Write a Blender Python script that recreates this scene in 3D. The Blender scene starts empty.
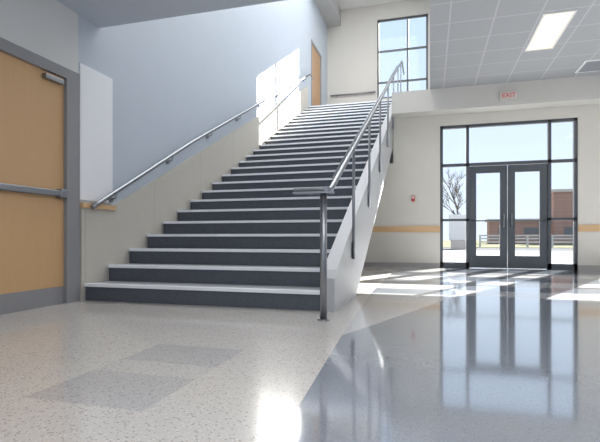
import bpy, math, random
from mathutils import Vector, Matrix
random.seed(4)
S=bpy.context.scene
COL=S.collection
# ------------------------------------------------------------ materials
def mat(name,col,rough=0.5,metal=0.0,noise=0.0,nscale=20,bump=0.0,emit=None,estr=0,coat=0,spec=0.5):
    m=bpy.data.materials.new(name); m.use_nodes=True
    nt=m.node_tree; b=nt.nodes['Principled BSDF']
    b.inputs['Roughness'].default_value=rough; b.inputs['Metallic'].default_value=metal
    b.inputs['Specular IOR Level'].default_value=spec
    b.inputs['Coat Weight'].default_value=coat; b.inputs['Coat Roughness'].default_value=0.05
    tc=nt.nodes.new('ShaderNodeTexCoord'); n=nt.nodes.new('ShaderNodeTexNoise')
    n.inputs['Scale'].default_value=nscale; n.inputs['Detail'].default_value=4
    nt.links.new(tc.outputs['Object'],n.inputs['Vector'])
    mx=nt.nodes.new('ShaderNodeMix'); mx.data_type='RGBA'
    a=[max(0,c*(1-noise)) for c in col]; c2=[min(1,c*(1+noise)) for c in col]
    mx.inputs[6].default_value=(*a,1); mx.inputs[7].default_value=(*c2,1)
    nt.links.new(n.outputs['Fac'],mx.inputs[0]); nt.links.new(mx.outputs[2],b.inputs['Base Color'])
    if bump>0:
        bp=nt.nodes.new('ShaderNodeBump'); bp.inputs['Strength'].default_value=bump; bp.inputs['Distance'].default_value=0.01
        nt.links.new(n.outputs['Fac'],bp.inputs['Height']); nt.links.new(bp.outputs['Normal'],b.inputs['Normal'])
    if emit:
        b.inputs['Emission Color'].default_value=(*emit,1); b.inputs['Emission Strength'].default_value=estr
    return m
def terrazzo(name,base,dark,light,rough=0.12,scale=70,coat=0.4,amt=0.28,crough=.05):
    m=bpy.data.materials.new(name); m.use_nodes=True
    nt=m.node_tree; b=nt.nodes['Principled BSDF']; L=nt.links
    tc=nt.nodes.new('ShaderNodeTexCoord')
    def chips(sc,thr,prev,colr,off):
        mp=nt.nodes.new('ShaderNodeMapping'); mp.inputs['Location'].default_value=(off,off*2,off)
        L.new(tc.outputs['Object'],mp.inputs['Vector'])
        v=nt.nodes.new('ShaderNodeTexVoronoi'); v.inputs['Scale'].default_value=sc
        L.new(mp.outputs['Vector'],v.inputs['Vector'])
        sx=nt.nodes.new('ShaderNodeSeparateColor'); L.new(v.outputs['Color'],sx.inputs[0])
        lt=nt.nodes.new('ShaderNodeMath'); lt.operation='LESS_THAN'; lt.inputs[1].default_value=thr
        L.new(sx.outputs[0],lt.inputs[0])
        l2=nt.nodes.new('ShaderNodeMath'); l2.operation='LESS_THAN'; l2.inputs[1].default_value=0.42
        L.new(v.outputs['Distance'],l2.inputs[0])
        mu=nt.nodes.new('ShaderNodeMath'); mu.operation='MULTIPLY'; L.new(lt.outputs[0],mu.inputs[0]); L.new(l2.outputs[0],mu.inputs[1])
        mx=nt.nodes.new('ShaderNodeMix'); mx.data_type='RGBA'; L.new(mu.outputs[0],mx.inputs[0])
        if isinstance(prev,tuple): mx.inputs[6].default_value=(*prev,1)
        else: L.new(prev,mx.inputs[6])
        mx.inputs[7].default_value=(*colr,1)
        return mx.outputs[2]
    o=chips(scale,amt,base,dark,0.0)
    o=chips(scale*1.4,amt,o,light,3.7)
    L.new(o,b.inputs['Base Color'])
    n=nt.nodes.new('ShaderNodeTexNoise'); n.inputs['Scale'].default_value=2.5; L.new(tc.outputs['Object'],n.inputs['Vector'])
    mr=nt.nodes.new('ShaderNodeMapRange'); mr.inputs[3].default_value=rough*0.7; mr.inputs[4].default_value=rough*1.3
    L.new(n.outputs['Fac'],mr.inputs[0]); L.new(mr.outputs[0],b.inputs['Roughness'])
    b.inputs['Coat Weight'].default_value=coat; b.inputs['Coat Roughness'].default_value=crough
    return m
def wood(name,c1,c2,axis='Z'):
    m=bpy.data.materials.new(name); m.use_nodes=True; nt=m.node_tree; b=nt.nodes['Principled BSDF']; L=nt.links
    tc=nt.nodes.new('ShaderNodeTexCoord'); mp=nt.nodes.new('ShaderNodeMapping')
    mp.inputs['Scale'].default_value=(14,14,0.8) if axis=='Z' else (0.8,14,14)
    L.new(tc.outputs['Object'],mp.inputs['Vector'])
    n=nt.nodes.new('ShaderNodeTexNoise'); n.inputs['Scale'].default_value=2.5; n.inputs['Detail'].default_value=6
    L.new(mp.outputs['Vector'],n.inputs['Vector'])
    cr=nt.nodes.new('ShaderNodeValToRGB'); cr.color_ramp.elements[0].position=.3; cr.color_ramp.elements[1].position=.7
    cr.color_ramp.elements[0].color=(*c1,1); cr.color_ramp.elements[1].color=(*c2,1)
    L.new(n.outputs['Fac'],cr.inputs[0]); L.new(cr.outputs[0],b.inputs['Base Color']); b.inputs['Roughness'].default_value=.45
    return m
def gridmat(name,base,line,sx,sy,off,w,rough=.8,axes=(0,1),noise=.04,spec=.5):
    m=bpy.data.materials.new(name); m.use_nodes=True; nt=m.node_tree; b=nt.nodes['Principled BSDF']; L=nt.links
    tc=nt.nodes.new('ShaderNodeTexCoord'); sp=nt.nodes.new('ShaderNodeSeparateXYZ'); L.new(tc.outputs['Object'],sp.inputs[0])
    outs=[]
    for k,(ax,s) in enumerate(zip(axes,(sx,sy))):
        a=nt.nodes.new('ShaderNodeMath'); a.operation='SUBTRACT'; a.inputs[1].default_value=off[k]; L.new(sp.outputs[ax],a.inputs[0])
        p=nt.nodes.new('ShaderNodeMath'); p.operation='PINGPONG'; p.inputs[1].default_value=s/2; L.new(a.outputs[0],p.inputs[0])
        l=nt.nodes.new('ShaderNodeMath'); l.operation='LESS_THAN'; l.inputs[1].default_value=w/2; L.new(p.outputs[0],l.inputs[0])
        outs.append(l)
    mx=nt.nodes.new('ShaderNodeMath'); mx.operation='MAXIMUM'; L.new(outs[0].outputs[0],mx.inputs[0]); L.new(outs[1].outputs[0],mx.inputs[1])
    n=nt.nodes.new('ShaderNodeTexNoise'); n.inputs['Scale'].default_value=90; n.inputs['Detail'].default_value=5; L.new(tc.outputs['Object'],n.inputs['Vector'])
    c=nt.nodes.new('ShaderNodeMix'); c.data_type='RGBA'; L.new(n.outputs['Fac'],c.inputs[0])
    c.inputs[6].default_value=(*[v*(1-noise*3) for v in base],1); c.inputs[7].default_value=(*[v*(1+noise*3) for v in base],1)
    d=nt.nodes.new('ShaderNodeMix'); d.data_type='RGBA'; L.new(mx.outputs[0],d.inputs[0]); L.new(c.outputs[2],d.inputs[6]); d.inputs[7].default_value=(*line,1)
    L.new(d.outputs[2],b.inputs['Base Color']); b.inputs['Roughness'].default_value=rough; b.inputs['Specular IOR Level'].default_value=spec
    return m
def glassmat(name):
    m=bpy.data.materials.new(name); m.use_nodes=True; nt=m.node_tree
    for n in list(nt.nodes):
        if n.type!='OUTPUT_MATERIAL': nt.nodes.remove(n)
    o=[n for n in nt.nodes if n.type=='OUTPUT_MATERIAL'][0]
    t=nt.nodes.new('ShaderNodeBsdfTransparent'); t.inputs[0].default_value=(.97,.98,.99,1)
    g=nt.nodes.new('ShaderNodeBsdfGlossy'); g.inputs['Roughness'].default_value=.02
    f=nt.nodes.new('ShaderNodeFresnel'); f.inputs[0].default_value=1.2
    mx=nt.nodes.new('ShaderNodeMixShader'); nt.links.new(f.outputs[0],mx.inputs[0]); nt.links.new(t.outputs[0],mx.inputs[1]); nt.links.new(g.outputs[0],mx.inputs[2])
    nt.links.new(mx.outputs[0],o.inputs[0]); return m

M_blue=mat('blue_grey_paint',(.50,.555,.625),.5,noise=.03,nscale=3)
M_white=mat('warm_white_paint',(.68,.68,.67),.6,noise=.03,nscale=3)
M_beam=mat('beige_white_paint',(.61,.59,.55),.6,noise=.03,nscale=3)
M_cream=mat('cream_paint',(.66,.63,.57),.6,noise=.03,nscale=3)
M_plain=mat('white_board',(.84,.85,.88),.35,noise=.02)
M_wains=gridmat('beige_wainscot_panel',(.56,.53,.47),(.45,.42,.37),1.22,30,(3.9,-5),.010,rough=.3,axes=(1,2),noise=.05)
M_ceil=gridmat('ceiling_tile',(.37,.375,.385),(.48,.485,.50),.6,.6,(0.27,.3),.022,rough=.9)
M_soff=mat('soffit_paint',(.54,.58,.64),.8,noise=.02)
M_soff2=mat('grey_soffit_paint',(.42,.42,.42),.8,noise=.02)
M_fl_cream=terrazzo('terrazzo_cream',(.56,.535,.50),(.36,.33,.31),(.68,.65,.62),rough=.18,scale=88,coat=.25,crough=.07)
M_fl_gray=terrazzo('terrazzo_grey',(.46,.45,.44),(.31,.30,.29),(.55,.54,.53),rough=.18,scale=88,coat=.25,crough=.07)
M_fl_mid=terrazzo('terrazzo_mid',(.52,.505,.48),(.34,.32,.31),(.64,.62,.59),rough=.18,scale=88,coat=.25,crough=.07)
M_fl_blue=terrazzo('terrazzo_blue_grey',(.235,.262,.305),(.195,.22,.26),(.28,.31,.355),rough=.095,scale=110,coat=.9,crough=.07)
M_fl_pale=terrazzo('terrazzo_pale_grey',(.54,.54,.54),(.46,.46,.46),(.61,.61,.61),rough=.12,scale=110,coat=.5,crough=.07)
M_riser=terrazzo('riser_slate_rubber',(.075,.085,.105),(.05,.056,.072),(.13,.145,.175),rough=.35,scale=80,coat=0,amt=.18)
M_tread=mat('tread_light_grey',(.40,.41,.43),.35,noise=.1,nscale=80)
M_nose=mat('nosing_white',(.84,.86,.89),.4,noise=.03)
M_string=mat('stringer_light_paint',(.46,.465,.475),.4,noise=.02)
M_steel=mat('brushed_steel',(.31,.32,.34),.38,1.0,noise=.08,nscale=60)
M_bronze=mat('dark_grey_aluminium',(.09,.098,.11),.4,.3,noise=.05)
M_frame=mat('grey_door_frame_paint',(.27,.27,.28),.4,noise=.03)
M_oak=wood('maple_wood',(.60,.375,.19),(.62,.39,.20))
M_oakd=wood('brown_wood',(.42,.25,.13),(.46,.28,.15))
M_oakx=wood('maple_rail_wood',(.60,.39,.20),(.66,.43,.24),'X')
M_glass=glassmat('clear_glass')
M_base=mat('grey_vinyl_base',(.40,.38,.37),.5,noise=.05)
M_lamp=mat('lamp_diffuser',(.2,.2,.2),.5,emit=(1,.86,.62),estr=1.2)
M_alu=mat('satin_white_metal',(.75,.75,.75),.4,noise=.02)
M_fence=mat('pale_fence_paint',(.42,.42,.42),.8,noise=.03,spec=.1)
M_signst=mat('pale_sign_paint',(.60,.60,.61),.8,noise=.03,spec=.1)
M_grymetal=mat('grey_sign_housing',(.54,.52,.50),.4,noise=.02)
M_red=mat('red_plastic',(.55,.06,.05),.4,noise=.02)
M_redlet=mat('red_letters',(.72,.16,.15),.5,noise=.02)
M_signw=mat('sign_face_beige',(.70,.64,.59),.5,noise=.02)
M_vent=mat('diffuser_grey',(.25,.26,.28),.5,noise=.02)
M_ground=mat('pale_concrete',(.21,.207,.20),1,noise=.12,nscale=.6,spec=0)
M_asph=mat('asphalt',(.12,.12,.123),1,noise=.1,nscale=3,spec=0)
M_grass=mat('winter_grass',(.17,.168,.115),1,noise=.2,nscale=2,spec=0)
M_brick=gridmat('brown_brick',(.34,.205,.165),(.40,.30,.26),.8,.4,(0,0),.03,axes=(0,2),noise=.05,spec=.1)
M_bark=mat('grey_bark',(.14,.12,.11),.9,noise=.2,spec=.1)
M_win=mat('dark_window',(.16,.16,.17),.5,noise=.05,spec=.1)
M_stone=mat('pale_stone',(.48,.44,.41),.8,noise=.08,nscale=3,spec=.1)

# ------------------------------------------------------------ builders
def link(o): COL.objects.link(o); return o
class B:
    def __init__(s): s.v=[];s.f=[];s.m=[]
    def box(s,x0,x1,y0,y1,z0,z1,mi=0,mats=None):
        n=len(s.v)
        s.v+=[(x0,y0,z0),(x1,y0,z0),(x1,y1,z0),(x0,y1,z0),(x0,y0,z1),(x1,y0,z1),(x1,y1,z1),(x0,y1,z1)]
        F=[(0,3,2,1),(4,5,6,7),(0,1,5,4),(1,2,6,5),(2,3,7,6),(3,0,4,7)]
        for k,f in enumerate(F):
            s.f.append(tuple(n+i for i in f)); s.m.append(mats[k] if mats else mi)
    def prismX(s,pts,x0,x1,mi=0):
        n=len(s.v);k=len(pts)
        s.v+=[(x0,y,z) for y,z in pts]+[(x1,y,z) for y,z in pts]
        s.f.append(tuple(n+i for i in range(k))); s.m.append(mi)
        s.f.append(tuple(n+k+i for i in reversed(range(k)))); s.m.append(mi)
        for i in range(k):
            j=(i+1)%k; s.f.append((n+i,n+k+i,n+k+j,n+j)); s.m.append(mi)
    def tube(s,path,r,mi=0,seg=12,r2=None):
        P=[Vector(p) for p in path]; n0=len(s.v); N=len(P)
        up=None
        for i,p in enumerate(P):
            t=(P[min(i+1,N-1)]-P[max(i-1,0)]).normalized()
            if up is None:
                up=Vector((0,0,1)) if abs(t.z)<.9 else Vector((1,0,0))
            a=t.cross(up).normalized(); b_=a.cross(t).normalized(); up=b_
            rr=r if r2 is None else r+(r2-r)*i/(N-1)
            for k in range(seg):
                an=2*math.pi*k/seg; s.v.append(tuple(p+a*math.cos(an)*rr+b_*math.sin(an)*rr))
        for i in range(N-1):
            for k in range(seg):
                k2=(k+1)%seg
                s.f.append((n0+i*seg+k,n0+i*seg+k2,n0+(i+1)*seg+k2,n0+(i+1)*seg+k)); s.m.append(mi)
        s.f.append(tuple(n0+k for k in reversed(range(seg)))); s.m.append(mi)
        s.f.append(tuple(n0+(N-1)*seg+k for k in range(seg))); s.m.append(mi)
    def obj(s,name,mats,parent=None,origin=None,smooth=False,bevel=0,label=None,cat=None,kind=None,group=None):
        me=bpy.data.meshes.new(name)
        o0=Vector(origin) if origin else Vector((0,0,0))
        me.from_pydata([tuple(Vector(v)-o0) for v in s.v],[],s.f)
        for m in (mats if isinstance(mats,(list,tuple)) else [mats]): me.materials.append(m)
        for p,mi in zip(me.polygons,s.m): p.material_index=mi
        import bmesh
        bm=bmesh.new(); bm.from_mesh(me); bmesh.ops.recalc_face_normals(bm,faces=bm.faces); bm.to_mesh(me); bm.free()
        o=bpy.data.objects.new(name,me); link(o); o.location=o0
        if parent: 
            o.parent=parent; o.location=o0-parent.location
        if smooth:
            for p in me.polygons: p.use_smooth=len(p.vertices)==4
        if bevel:
            b=o.modifiers.new('bevel','BEVEL'); b.width=bevel; b.segments=2; b.limit_method='ANGLE'
        tag(o,label,cat,kind,group); return o
def tag(o,label=None,cat=None,kind=None,group=None):
    if label:o['label']=label
    if cat:o['category']=cat
    if kind:o['kind']=kind
    if group:o['group']=group
def empty(name,loc,label=None,cat=None,kind=None,group=None):
    o=bpy.data.objects.new(name,None); o.empty_display_size=.1; o.location=loc; link(o); tag(o,label,cat,kind,group); return o
def box1(name,m,dims,**k):
    b=B(); b.box(*dims); return b.obj(name,m,**k)

# ------------------------------------------------------------ key dimensions
XL=-3.43; XR=6.8; YB=10.26; YF=15.5; ZT=8.5; ZC=3.73; ZLOW=2.91; YLOW=4.15
Y0=3.90; RUN=.356; RISE=.1713; N=26; XS=-.915; XO=-.79
SL=RISE/RUN
YTOP=Y0+RUN*(N-1); ZTOP=RISE*N
def nz(y): return RISE+SL*(y-Y0)

# ------------------------------------------------------------ floor
ys=[-4,1.46,1.86,2.06,2.42,2.95,5.35,5.9,6.5,7.2,8.0,8.9,YB+.25]
def xb(y):
    return -.47 if y<=1.5 else max(-.66,-.47-(y-1.5)*.06)
def x2(y):
    return xb(y) if y<=2.95 else min(.30,xb(2.95)+(y-2.95)*.36)
def xcols(y): return [XL-.2,-1.57,-1.02,xb(y),x2(y),XR+.2]
b=B()
for j in range(len(ys)-1):
    A=xcols(ys[j]); C=xcols(ys[j+1])
    for i in range(5):
        mi=0
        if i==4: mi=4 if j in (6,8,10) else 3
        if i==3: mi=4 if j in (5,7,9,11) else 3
        if i==3 and j<5: continue
        if i==1 and j in(1,3): mi=1
        if i==1 and j==2: mi=2
        q=[(A[i],ys[j],0),(A[i+1],ys[j],0),(C[i+1],ys[j+1],0),(C[i],ys[j+1],0)]
        if i==3 and j==5: q=[q[0],q[2],q[3]]
        n=len(b.v); b.v+=q
        b.f.append(tuple(range(n,n+len(q)))); b.m.append(mi)
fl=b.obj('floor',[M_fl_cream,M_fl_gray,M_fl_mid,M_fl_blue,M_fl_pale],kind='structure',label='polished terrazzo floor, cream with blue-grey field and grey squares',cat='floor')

# ------------------------------------------------------------ walls
D1=(2.62,3.83,0,2.30)
D2=(13.25,14.55,ZTOP,ZTOP+2.15)
b=B(); x0,x1=XL-.2,XL
b.box(x0,x1,-4,D1[0],0,ZT,1); b.box(x0,x1,D1[0],D1[1],D1[3],ZT,1)
b.box(x0,x1,D1[1],D2[0],0,ZT,0); b.box(x0,x1,D2[0],D2[1],0,D2[2],0); b.box(x0,x1,D2[0],D2[1],D2[3],ZT,0); b.box(x0,x1,D2[1],YF+.2,0,ZT,0)
b.obj('wall_left',[M_blue,M_white],kind='structure',label='tall blue-grey painted wall beside the staircase',cat='wall')
SX0,SX1,SZ=.21,2.84,3.05
TX0,TX1=3.55,6.3
b=B(); y0,y1=YB,YB+.2
b.box(XL,-.93,y0,y1,0,2.3); b.box(-.78,SX0,y0,y1,0,ZC); b.box(-.93,-.78,y0,y1,0,2.3)
b.box(SX0,SX1,y0,y1,SZ,ZC); b.box(SX1,TX0,y0,y1,0,ZC); b.box(TX0,TX1,y0,y1,0,.1); b.box(TX0,TX1,y0,y1,SZ,ZC); b.box(TX1,XR,y0,y1,0,ZC)
b.obj('wall_back',M_cream,kind='structure',label='cream painted lobby wall around glass entrance',cat='wall')
UX0,UX1,UZ0,UZ1=-1.71,-.06,5.33,8.0
b=B(); y0,y1=YF,YF+.2
b.box(XL,UX0,y0,y1,0,ZT); b.box(UX0,UX1,y0,y1,0,UZ0); b.box(UX0,UX1,y0,y1,UZ1,ZT); b.box(UX1,.12,y0,y1,0,ZT)
b.obj('wall_far',M_beam,kind='structure',label='white upper landing wall with tall window',cat='wall')
b=B(); b.box(0,.12,YLOW,YF,ZC+.02,ZT); b.box(0,.12,YB+.2,YF,0,ZC+.02)
b.obj('wall_stairwell',M_white,kind='structure',label='white upper wall enclosing the stairwell',cat='wall')
b=B(); b.box(XL,0,YLOW-.12,YLOW,ZLOW+.12,ZT)
b.obj('wall_front',M_white,kind='structure',label='white upper wall above the low soffit',cat='wall')
box1('wall_right',M_white,(XR,XR+.2,-4,YB+.2,0,ZC+.1),kind='structure',label='white lobby side wall',cat='wall')
box1('ceiling',M_ceil,(0,XR,YLOW,YB,ZC,ZC+.12),kind='structure',label='suspended grey acoustic tile ceiling',cat='ceiling')
box1('ceiling_low',M_soff,(XL,XR,-4,YLOW,ZLOW,ZLOW+.12),kind='structure',label='smooth painted low ceiling over entry',cat='ceiling')
box1('ceiling_high',M_white,(XL,.12,YLOW-.12,YF+.2,ZT,ZT+.12),kind='structure',label='high stairwell ceiling',cat='ceiling')
b=B(); b.box(-.78,XR,9.85,YB,3.28,ZC); 
b.obj('trim_1',M_beam,kind='structure',label='painted drywall bulkhead under the tile ceiling',cat='bulkhead')
box1('trim_5',M_soff2,(XL,-2.95,13.0,YF,7.95,ZT),kind='structure',label='grey boxed soffit in the stairwell corner',cat='soffit')
b=B(); b.box(XL,0,YTOP+RUN,YF,ZTOP-.3,ZTOP)
b.obj('floor_landing',M_fl_cream,kind='structure',label='upper landing slab',cat='floor')
b=B(); b.box(-3.3,SX0,YB-.025,YB,.77,.90); b.box(SX1,TX0,YB-.025,YB,.77,.90)
b.obj('trim_2',M_oakx,kind='structure',label='honey wood chair rail on cream wall',cat='chair rail')
b=B(); b.box(XL,SX0,YB-.015,YB,0,.1); b.box(SX1,XR,YB-.015,YB,0,.1)
b.obj('baseboard_back',M_base,kind='structure',label='grey vinyl baseboard',cat='baseboard')
b=B(); b.prismX([(3.85,0),(4.9,0),(YTOP,nz(YTOP)-.6),(YTOP,nz(YTOP)+.6),(4.33,nz(4.33)+.62),(4.33,.95),(3.85,.95)],XL,XL+.025)
b.obj('trim_3',M_wains,kind='structure',label='beige stone-look wainscot panels along the stairs',cat='wainscot')
b=B(); b.box(XL,XL+.05,3.84,4.35,.95,1.0)
b.obj('trim_4',M_oakx,kind='structure',label='short honey wood chair rail beside the door',cat='chair rail')
b=B(); b.box(XL,XL+.012,3.845,4.34,1.03,2.42)
b.obj('wall_panel',M_plain,label='plain white wall panel beside the wooden door',cat='wall panel',bevel=.003)
b=B(); b.tube([(-3.3,YF-.06,5.55),(UX0-.05,YF-.06,5.55)],.025)
for xx in (-3.1,-2.4,-1.9): b.tube([(xx,YF-.06,5.55),(xx,YF,5.5)],.01)
b.obj('wall_handrail',M_steel,smooth=True,label='short steel wall rail on the upper landing',cat='handrail')

# ------------------------------------------------------------ left wooden door
d=empty('door_1',(XL,3.2,0),kind='structure',label='honey wood double door with grey push bar and frame',cat='door')
b=B(); fy0,fy1,_,fz=D1
b.box(XL-.19,XL+.02,fy0+.001,fy0+.1,0,fz-.001); b.box(XL-.19,XL+.02,fy1-.17,fy1-.001,0,fz-.001); b.box(XL-.19,XL+.02,fy0+.1,fy1-.17,fz-.1,fz-.001)
b.obj('frame',M_frame,parent=d)
b=B(); b.box(XL-.09,XL-.02,fy0+.1,fy1-.17,0,fz-.1); lf=b.obj('leaf',M_oak,parent=d)
b=B(); b.box(XL-.02,XL-.012,fy0+.1,fy1-.175,.0,.17); b.obj('kick_plate',M_frame,parent=d,bevel=.002)
b=B(); b.box(XL-.02,XL+.04,fy0+.12,fy1-.19,1.035,1.095); b.box(XL-.02,XL+.05,fy1-.27,fy1-.19,1.02,1.11); b.obj('push_bar',M_steel,parent=d,bevel=.01)
b=B(); b.box(XL-.02,XL+.03,3.40,3.62,2.12,2.165); b.obj('door_closer',M_steel,parent=d,bevel=.005)
d=empty('door_2',(XL,13.9,ZTOP),kind='structure',label='brown wooden door on the upper landing',cat='door')
b=B(); fy0,fy1,z0,fz=D2
b.box(XL-.19,XL+.02,fy0,fy0+.07,z0,fz); b.box(XL-.19,XL+.02,fy1-.07,fy1,z0,fz); b.box(XL-.19,XL+.02,fy0+.07,fy1-.07,fz-.07,fz)
b.obj('frame',M_frame,parent=d)
b=B(); b.box(XL-.06,XL-.01,fy0+.07,fy1-.07,z0,fz-.07); b.obj('leaf',M_oakd,parent=d)
b=B(); b.tube([(XL-.01,fy0+.15,z0+1.0),(XL+.05,fy0+.15,z0+1.0),(XL+.05,fy0+.27,z0+1.0)],.01); b.obj('handle',M_steel,parent=d)

# ------------------------------------------------------------ entrance storefront
def storefront():
    w=empty('window_1',((SX0+SX1)/2,YB+.1,0),kind='structure',label='dark aluminium storefront glazing with sidelights and transom',cat='window')
    ya,yb=YB+.03,YB+.12; LX0,LM,LX1=.80,1.555,2.31; ZD=2.17
    b=B(); t=.06
    b.box(SX0,SX0+t,ya,yb,0,SZ); b.box(SX1-t,SX1,ya,yb,0,SZ); b.box(SX0,SX1,ya,yb,SZ-t,SZ)
    b.box(LX0-t,LX0,ya,yb,0,SZ); b.box(LX1,LX1+t,ya,yb,0,SZ)
    b.box(SX0,SX1,ya,yb,ZD,ZD+t)
    b.box(SX0,LX0,ya,yb,0,.12); b.box(LX1,SX1,ya,yb,0,.12); b.box(SX0,LX0,ya,yb,1.0,1.05);b.box(LX1,SX1,ya,yb,1.0,1.05)
    b.obj('frame',M_bronze,parent=w)
    b=B()
    for a,c,z0,z1 in((SX0+t,LX0-t,.12,ZD),(LX1+t,SX1-t,.12,ZD),(SX0+t,LX0-t,ZD+t,SZ-t),(LX0,LX1,ZD+t,SZ-t),(LX1+t,SX1-t,ZD+t,SZ-t)):
        b.box(a,c,YB+.085,YB+.091,z0,z1)
    b.obj('glass',M_glass,parent=w)
    for k,(a,c) in enumerate(((LX0+.005,LM-.005),(LM+.005,LX1-.005))):
        d=empty('door_%d'%(3+k),((a+c)/2,YB+.09,0),kind='structure',label='dark aluminium glazed entrance door with slim push bar',cat='door')
        b=B(); s=.14; yc,yd=YB+.06,YB+.11
        b.box(a,a+s,yc,yd,.01,ZD-.01); b.box(c-s,c,yc,yd,.01,ZD-.01); b.box(a+s,c-s,yc,yd,ZD-.16,ZD-.01); b.box(a+s,c-s,yc,yd,.01,.27)
        b.obj('frame',M_bronze,parent=d,bevel=.003)
        b=B(); b.box(a+s,c-s,YB+.082,YB+.088,.27,ZD-.16); b.obj('glass',M_glass,parent=d)
        b=B(); b.box(a+.05,c-.05,YB+.005,YB+.03,.99,1.015); b.box(a+.05,a+.10,YB+.005,yc,.98,1.03); b.box(c-.10,c-.05,YB+.005,yc,.98,1.03)
        b.obj('push_bar',M_bronze,parent=d,bevel=.004)
        b=B(); hx=c-.07 if k==0 else a+.07
        b.tube([(hx,yc,1.14),(hx,yc-.05,1.14),(hx,yc-.05,.88),(hx,yc,.88)],.011,seg=10); b.tube([(hx,yd,1.25),(hx,yd+.06,1.25),(hx,yd+.06,.9),(hx,yd,.9)],.012); b.obj('handle',M_steel,parent=d)
storefront()
def winframe(nm,x0,x1,z0,z1,y,vx,hz,label,t=.06,dp=.06,hw=.03):
    w=empty(nm,((x0+x1)/2,y+.1,z0),kind='structure',label=label,cat='window')
    b=B(); ya,yb=y+.05,y+.05+dp
    b.box(x0,x0+t,ya,yb,z0,z1); b.box(x1-t,x1,ya,yb,z0,z1); b.box(x0,x1,ya,yb,z0,z0+t); b.box(x0,x1,ya,yb,z1-t,z1)
    for v in vx: b.box(v-hw,v+hw,ya,yb,z0,z1)
    for h in hz: b.box(x0,x1,ya,yb,h-hw,h+hw)
    b.obj('frame',M_bronze,parent=w)
    b=B(); b.box(x0+t,x1-t,y+.08,y+.086,z0+t,z1-t); b.obj('glass',M_glass,parent=w)
winframe('window_2',UX0,UX1,UZ0,UZ1,YF,[UX0+1.0],[UZ0+.55,UZ0+1.6],'tall gridded window above the landing',hw=.028)
winframe('window_3',TX0,TX1,.1,SZ,YB,[TX0+.9,TX0+1.8],[2.2],'dark framed lobby window beside the entrance')

# ------------------------------------------------------------ staircase
st=empty('staircase',(-2.17,Y0,0),label='long straight staircase with slate risers and pale nosings',cat='staircase')
for i in range(N):
    y=Y0+RUN*i; z=RISE*(i+1)
    b=B()
    b.box(XL+.03,XS,y,y+.04,z-RISE,z-.028,0)
    ye=y+RUN+.0
    b.box(XL+.03,XS,y-.02,ye,z-.028,z,1,mats=[1,1,2,1,1,1])
    b.box(XL+.03,XS,y-.023,y+.05,z-.026,z+.003,2)
    b.obj('step',[M_riser,M_tread,M_nose],parent=st,origin=(-2.17,y,z-RISE))
YE=YTOP+RUN
pts=[(Y0-.04,0),(5.05,0),(YE,nz(YE)-.56),(YE,nz(YE)+.1),(YE-.35,nz(YE-.35)+.19),(Y0+.05,nz(Y0)+.19),(Y0-.04,nz(Y0)+.12)]
b=B(); b.prismX(pts,XS,XO); b.obj('stringer',M_string,parent=st,label='wide pale grey painted side stringer')
b=B(); b.prismX([(Y0+.06,0),(4.9,0),(YE,nz(YE)-.52),(YE,nz(YE)-.26),(Y0+RUN,.02),(Y0+.06,.01)],XL+.03,XS)
b.obj('soffit',M_string,parent=st)

rl=empty('stair_railing',(XO,3.47,0),label='steel stair guard railing on posts along the open side',cat='railing')
XRAIL=XO+.022
H=1.0
YP0=3.47
b=B()
zb=1.02
yb0=Y0+(zb-H-RISE)/SL
b.tube([(XRAIL,YP0-.04,zb),(XRAIL,yb0-.03,zb),(XRAIL,yb0+.04,nz(yb0+.04)+H),(XRAIL,YE,nz(YE)+H),(XRAIL,YE+.15,nz(YE+.1)+H),(XRAIL,YE+1.2,nz(YE+.1)+H)],.021,seg=14)
b.obj('top_rail',M_steel,parent=rl,smooth=True)
b=B(); xi=XS+.03
b.tube([(xi,Y0+.35,nz(Y0+.35)+H-.13),(xi,YE,nz(YE)+H-.12),(xi,YE+.3,nz(YE)+H-.08)],.014,seg=12)
for k in range(8):
    y=Y0+.38+k*1.2; b.tube([(xi,y,nz(y)+H-.13),(XRAIL,y,nz(y)+H-.03)],.007,seg=6)
b.obj('inner_handrail',M_steel,parent=rl,smooth=True)
b=B(); b.box(XS-.12,XRAIL+.05,YP0-.05,YP0+.04,zb-.035,zb-.018)
b.tube([(XS-.12,YP0,zb),(XRAIL+.01,YP0,zb)],.018,seg=12)
b.obj('end_return',M_steel,parent=rl)
b=B(); b.tube([(XRAIL-.03,YP0,0.010),(XRAIL-.03,YP0,zb-.018)],.028,seg=16); b.tube([(XRAIL-.03,YP0,0),(XRAIL-.03,YP0,.010)],.05,seg=20)
b.obj('newel_post',M_steel,parent=rl,smooth=True)
for y in (4.75,6.05,7.4,8.8,10.2,11.6,12.8):
    b=B(); zt=nz(y)+H; zl=nz(y)-.16
    b.tube([(XRAIL,y,zl),(XRAIL,y,zt)],.016,seg=12)
    o=b.obj('post',M_steel,parent=rl,origin=(XRAIL,y,zl),smooth=True)
    b=B(); b.box(XO+.001,XO+.006,y-.045,y+.045,zl+.01,zl+.18)
    b.obj('mounting_plate',M_steel,parent=rl,origin=(XO,y,zl),bevel=.002)
hr=empty('handrail',(XL,Y0,0),label='round steel handrail bracketed to the blue wall',cat='handrail')
xh=XL+.085
b=B(); b.tube([(xh,3.93,.955),(xh,4.02,nz(4.02)+.775),(xh,6,nz(6)+.87),(xh,YTOP,nz(YTOP)+.93),(xh,YTOP+.25,nz(YTOP)+.95)],.024,seg=14)
b.obj('rail',M_steel,parent=hr,smooth=True)
for k in range(8):
    y=4.3+k*1.15; b=B()
    zz=nz(y)+(.775+(y-4.02)/1.98*.095 if y<6 else .87+(y-6)/(YTOP-6)*.06)
    b.tube([(xh,y,zz-.015),(xh,y,zz-.07),(XL,y,zz-.09)],.009,seg=8); b.tube([(XL,y,zz-.09),(XL+.03,y,zz-.09)],.03,seg=14)
    b.obj('bracket',M_steel,parent=hr,origin=(XL,y,zz))

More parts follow.
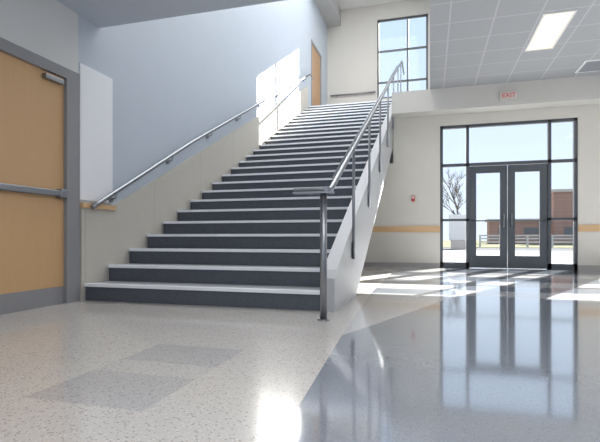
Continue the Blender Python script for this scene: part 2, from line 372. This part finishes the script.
# ------------------------------------------------------------ fittings & added fill lamps
def troffer(x0,x1,y0,y1,z,label):
    t=empty('ceiling_light',((x0+x1)/2,(y0+y1)/2,z),label=label,cat='ceiling light')
    b=B(); w=.03
    b.box(x0,x0+w,y0,y1,z-.015,z); b.box(x1-w,x1,y0,y1,z-.015,z); b.box(x0+w,x1-w,y0,y0+w,z-.015,z); b.box(x0+w,x1-w,y1-w,y1,z-.015,z)
    b.obj('housing',M_alu,parent=t)
    b=B(); b.box(x0+w,x1-w,y0+w,y1-w,z-.008,z-.002); b.obj('diffuser',M_lamp,parent=t)
troffer(1.50,1.92,6.95,8.25,ZC,'lit rectangular recessed troffer in tile ceiling')
def area(name,loc,sx,sy,pw,col,rot=(0,0,0)):
    l=bpy.data.lights.new(name,'AREA'); l.shape='RECTANGLE'; l.size=sx; l.size_y=sy; l.energy=pw; l.color=col
    o=bpy.data.objects.new(name,l); o.location=loc; o.rotation_euler=rot; link(o); return o
area('lobby_fill',(4.6,6.2,ZC-.03),1.2,2.4,80,(1,.93,.84))  # unseen area lamp added to brighten the lobby, no fixture behind it
area('entry_fill',(.5,1.0,ZLOW-.03),3.,2.,88,(1,.97,.95))  # added fill above the entry, out of view, not a real luminaire
area('stairwell_fill',(-1.7,9.0,ZT-.03),2.4,8,355,(.97,.98,1))  # large invented fill under the high ceiling, lifts the stairwell walls
v=empty('air_diffuser',(2.9,9.3,ZC),label='grey square air diffuser in tile ceiling',cat='air vent')
b=B(); b.box(2.6,3.2,9.0,9.6,ZC-.012,ZC); 
b.obj('frame',M_alu,parent=v)
b=B()
for k in range(4):
    q=.04+k*.06; b.box(2.6+q,3.2-q,9+q,9.6-q,ZC-.016-.004*k,ZC-.012-.004*k)
b.obj('louvre',M_vent,parent=v)
e=empty('exit_sign',(1.50,9.85,3.46),label='small pale exit sign with red letters on bulkhead',cat='exit sign')
b=B(); b.box(1.33,1.67,9.80,9.85,3.37,3.55); b.obj('housing',M_grymetal,parent=e,bevel=.005)
b=B(); b.box(1.345,1.655,9.795,9.80,3.385,3.535); b.obj('face',M_signw,parent=e)
cu=bpy.data.curves.new('t','FONT'); cu.body='EXIT'; cu.size=.125; cu.align_x='CENTER'; cu.align_y='CENTER'; cu.extrude=.002; cu.offset=.002
to=bpy.data.objects.new('t',cu); link(to); bpy.context.view_layer.update()
me=bpy.data.meshes.new_from_object(to.evaluated_get(bpy.context.evaluated_depsgraph_get())); bpy.data.objects.remove(to)
lt=bpy.data.objects.new('lettering',me); link(lt); me.materials.clear(); me.materials.append(M_redlet)
lt.parent=e; lt.location=(0,-.058,0); lt.rotation_euler=(math.pi/2,0,0)
b=B(); b.box(-.385,-.315,YB-.04,YB,1.44,1.56,0); b.box(-.37,-.33,YB-.06,YB-.04,1.50,1.545,1)
b.obj('fire_alarm',[M_red,M_alu],bevel=.004,label='red fire alarm strobe on cream wall',cat='fire alarm')

# ------------------------------------------------------------ exterior
box1('ground',M_ground,(-40,80,YB+.26,26,-.12,-.02),kind='structure',label='pale concrete forecourt outside entrance',cat='ground')
box1('ground_road',M_asph,(-40,80,26,34,-.12,-.04),kind='structure',label='asphalt road',cat='road')
box1('ground_lawn',M_grass,(-60,120,34,130,-.12,-.02),kind='structure',label='winter lawn beyond the road',cat='lawn')
def building(name,x0,x1,y0,y1,h,label,wrows):
    e=empty(name,((x0+x1)/2,y0,-.02),label=label,cat='building')
    b=B(); b.box(x0,x1,y0,y1,-.02,h); b.obj('body',M_brick,parent=e)
    b=B(); b.box(x0-.2,x1+.2,y0-.2,y1+.2,h,h+.3); b.obj('roof_band',M_stone,parent=e)
    for z0,z1 in wrows:
        x=x0+1
        while x+1.6<x1-.5:
            b=B(); b.box(x,x+1.5,y0-.06,y0,z0,z1); b.obj('window',M_win,parent=e); x+=2.6
building('brick_building',6.5,12.5,56,58,2.5,'low brown brick building across the road',[(1.1,1.8)])
building('brick_building',12.9,34,55,57,5.6,'taller flat-roofed brown brick building across the road',[(1.0,1.8)])
def tree(x,y,h,label,dep=5):
    b=B()
    def br(p,d,l,r,k):
        q=p+d*l; mid=p+d*l*.5+Vector((random.uniform(-1,1),random.uniform(-1,1),0))*l*.05
        b.tube([p,mid,q],r,0,6,r*.6)
        if k==0: return
        for i in range(3):
            dd=(d+Vector((random.uniform(-.7,.7),random.uniform(-.7,.7),random.uniform(0,.35)))).normalized()
            br(p+d*l*random.uniform(.45,1),dd,l*.7,r*.6,k-1)
    br(Vector((x,y,-.02)),Vector((0,0,1)),h*.40,h*.018,dep)
    b.obj('bare_tree',M_bark,origin=(x,y,-.02),label=label,cat='tree')
tree(2.6,46,7.4,'bare leafless tree on the lawn',5); tree(5.2,75,5.5,'distant bare leafless tree',4)
e=empty('monument_sign',(1.8,30,-.04),label='pale blank monument sign by the road',cat='sign')
b=B(); b.box(1.25,2.35,29.8,30.1,-.04,.5); b.obj('base',M_stone,parent=e,bevel=.02)
b=B(); b.box(1.15,2.45,29.75,30.15,.5,2.1); b.obj('panel',M_signst,parent=e,bevel=.02)
b=B()
for k in range(16): 
    x=3.5+k*1.6; b.box(x,x+.12,36,36.12,-.02,.85)
for z in(.35,.6,.82): b.box(3.5,27.6,36.02,36.1,z-.05,z+.05)
b.obj('rail_fence',M_fence,label='pale painted rail fence along the road',cat='fence')

# ------------------------------------------------------------ light & world
w=bpy.data.worlds.new('w'); S.world=w; w.use_nodes=True; nt=w.node_tree; bg=nt.nodes['Background']
tc=nt.nodes.new('ShaderNodeTexCoord'); sp=nt.nodes.new('ShaderNodeSeparateXYZ'); nt.links.new(tc.outputs['Generated'],sp.inputs[0])
cr=nt.nodes.new('ShaderNodeValToRGB'); cr.color_ramp.elements[0].color=(.60,.67,.76,1); cr.color_ramp.elements[1].color=(.42,.54,.70,1)
cr.color_ramp.elements[0].position=.0; cr.color_ramp.elements[1].position=.45
nt.links.new(sp.outputs[2],cr.inputs[0]); nt.links.new(cr.outputs[0],bg.inputs[0]); bg.inputs[1].default_value=1.65
sl=bpy.data.lights.new('sun','SUN'); sl.energy=40; sl.angle=.006; sl.color=(1,.97,.92)
so=bpy.data.objects.new('sun',sl); link(so); so.location=(8,25,15)
so.rotation_euler=Vector((-1,-2.05,-1.20)).to_track_quat('-Z','Y').to_euler()
# ------------------------------------------------------------ camera
c=bpy.data.cameras.new('camera'); co=bpy.data.objects.new('camera',c); link(co)
co.location=(0,0,.64); co.rotation_euler=(math.pi/2,0,math.radians(15.9)); c.sensor_width=36; c.lens=36*456/600; c.shift_y=17/600
c.clip_end=500; S.camera=co
S.view_settings.view_transform='Standard'
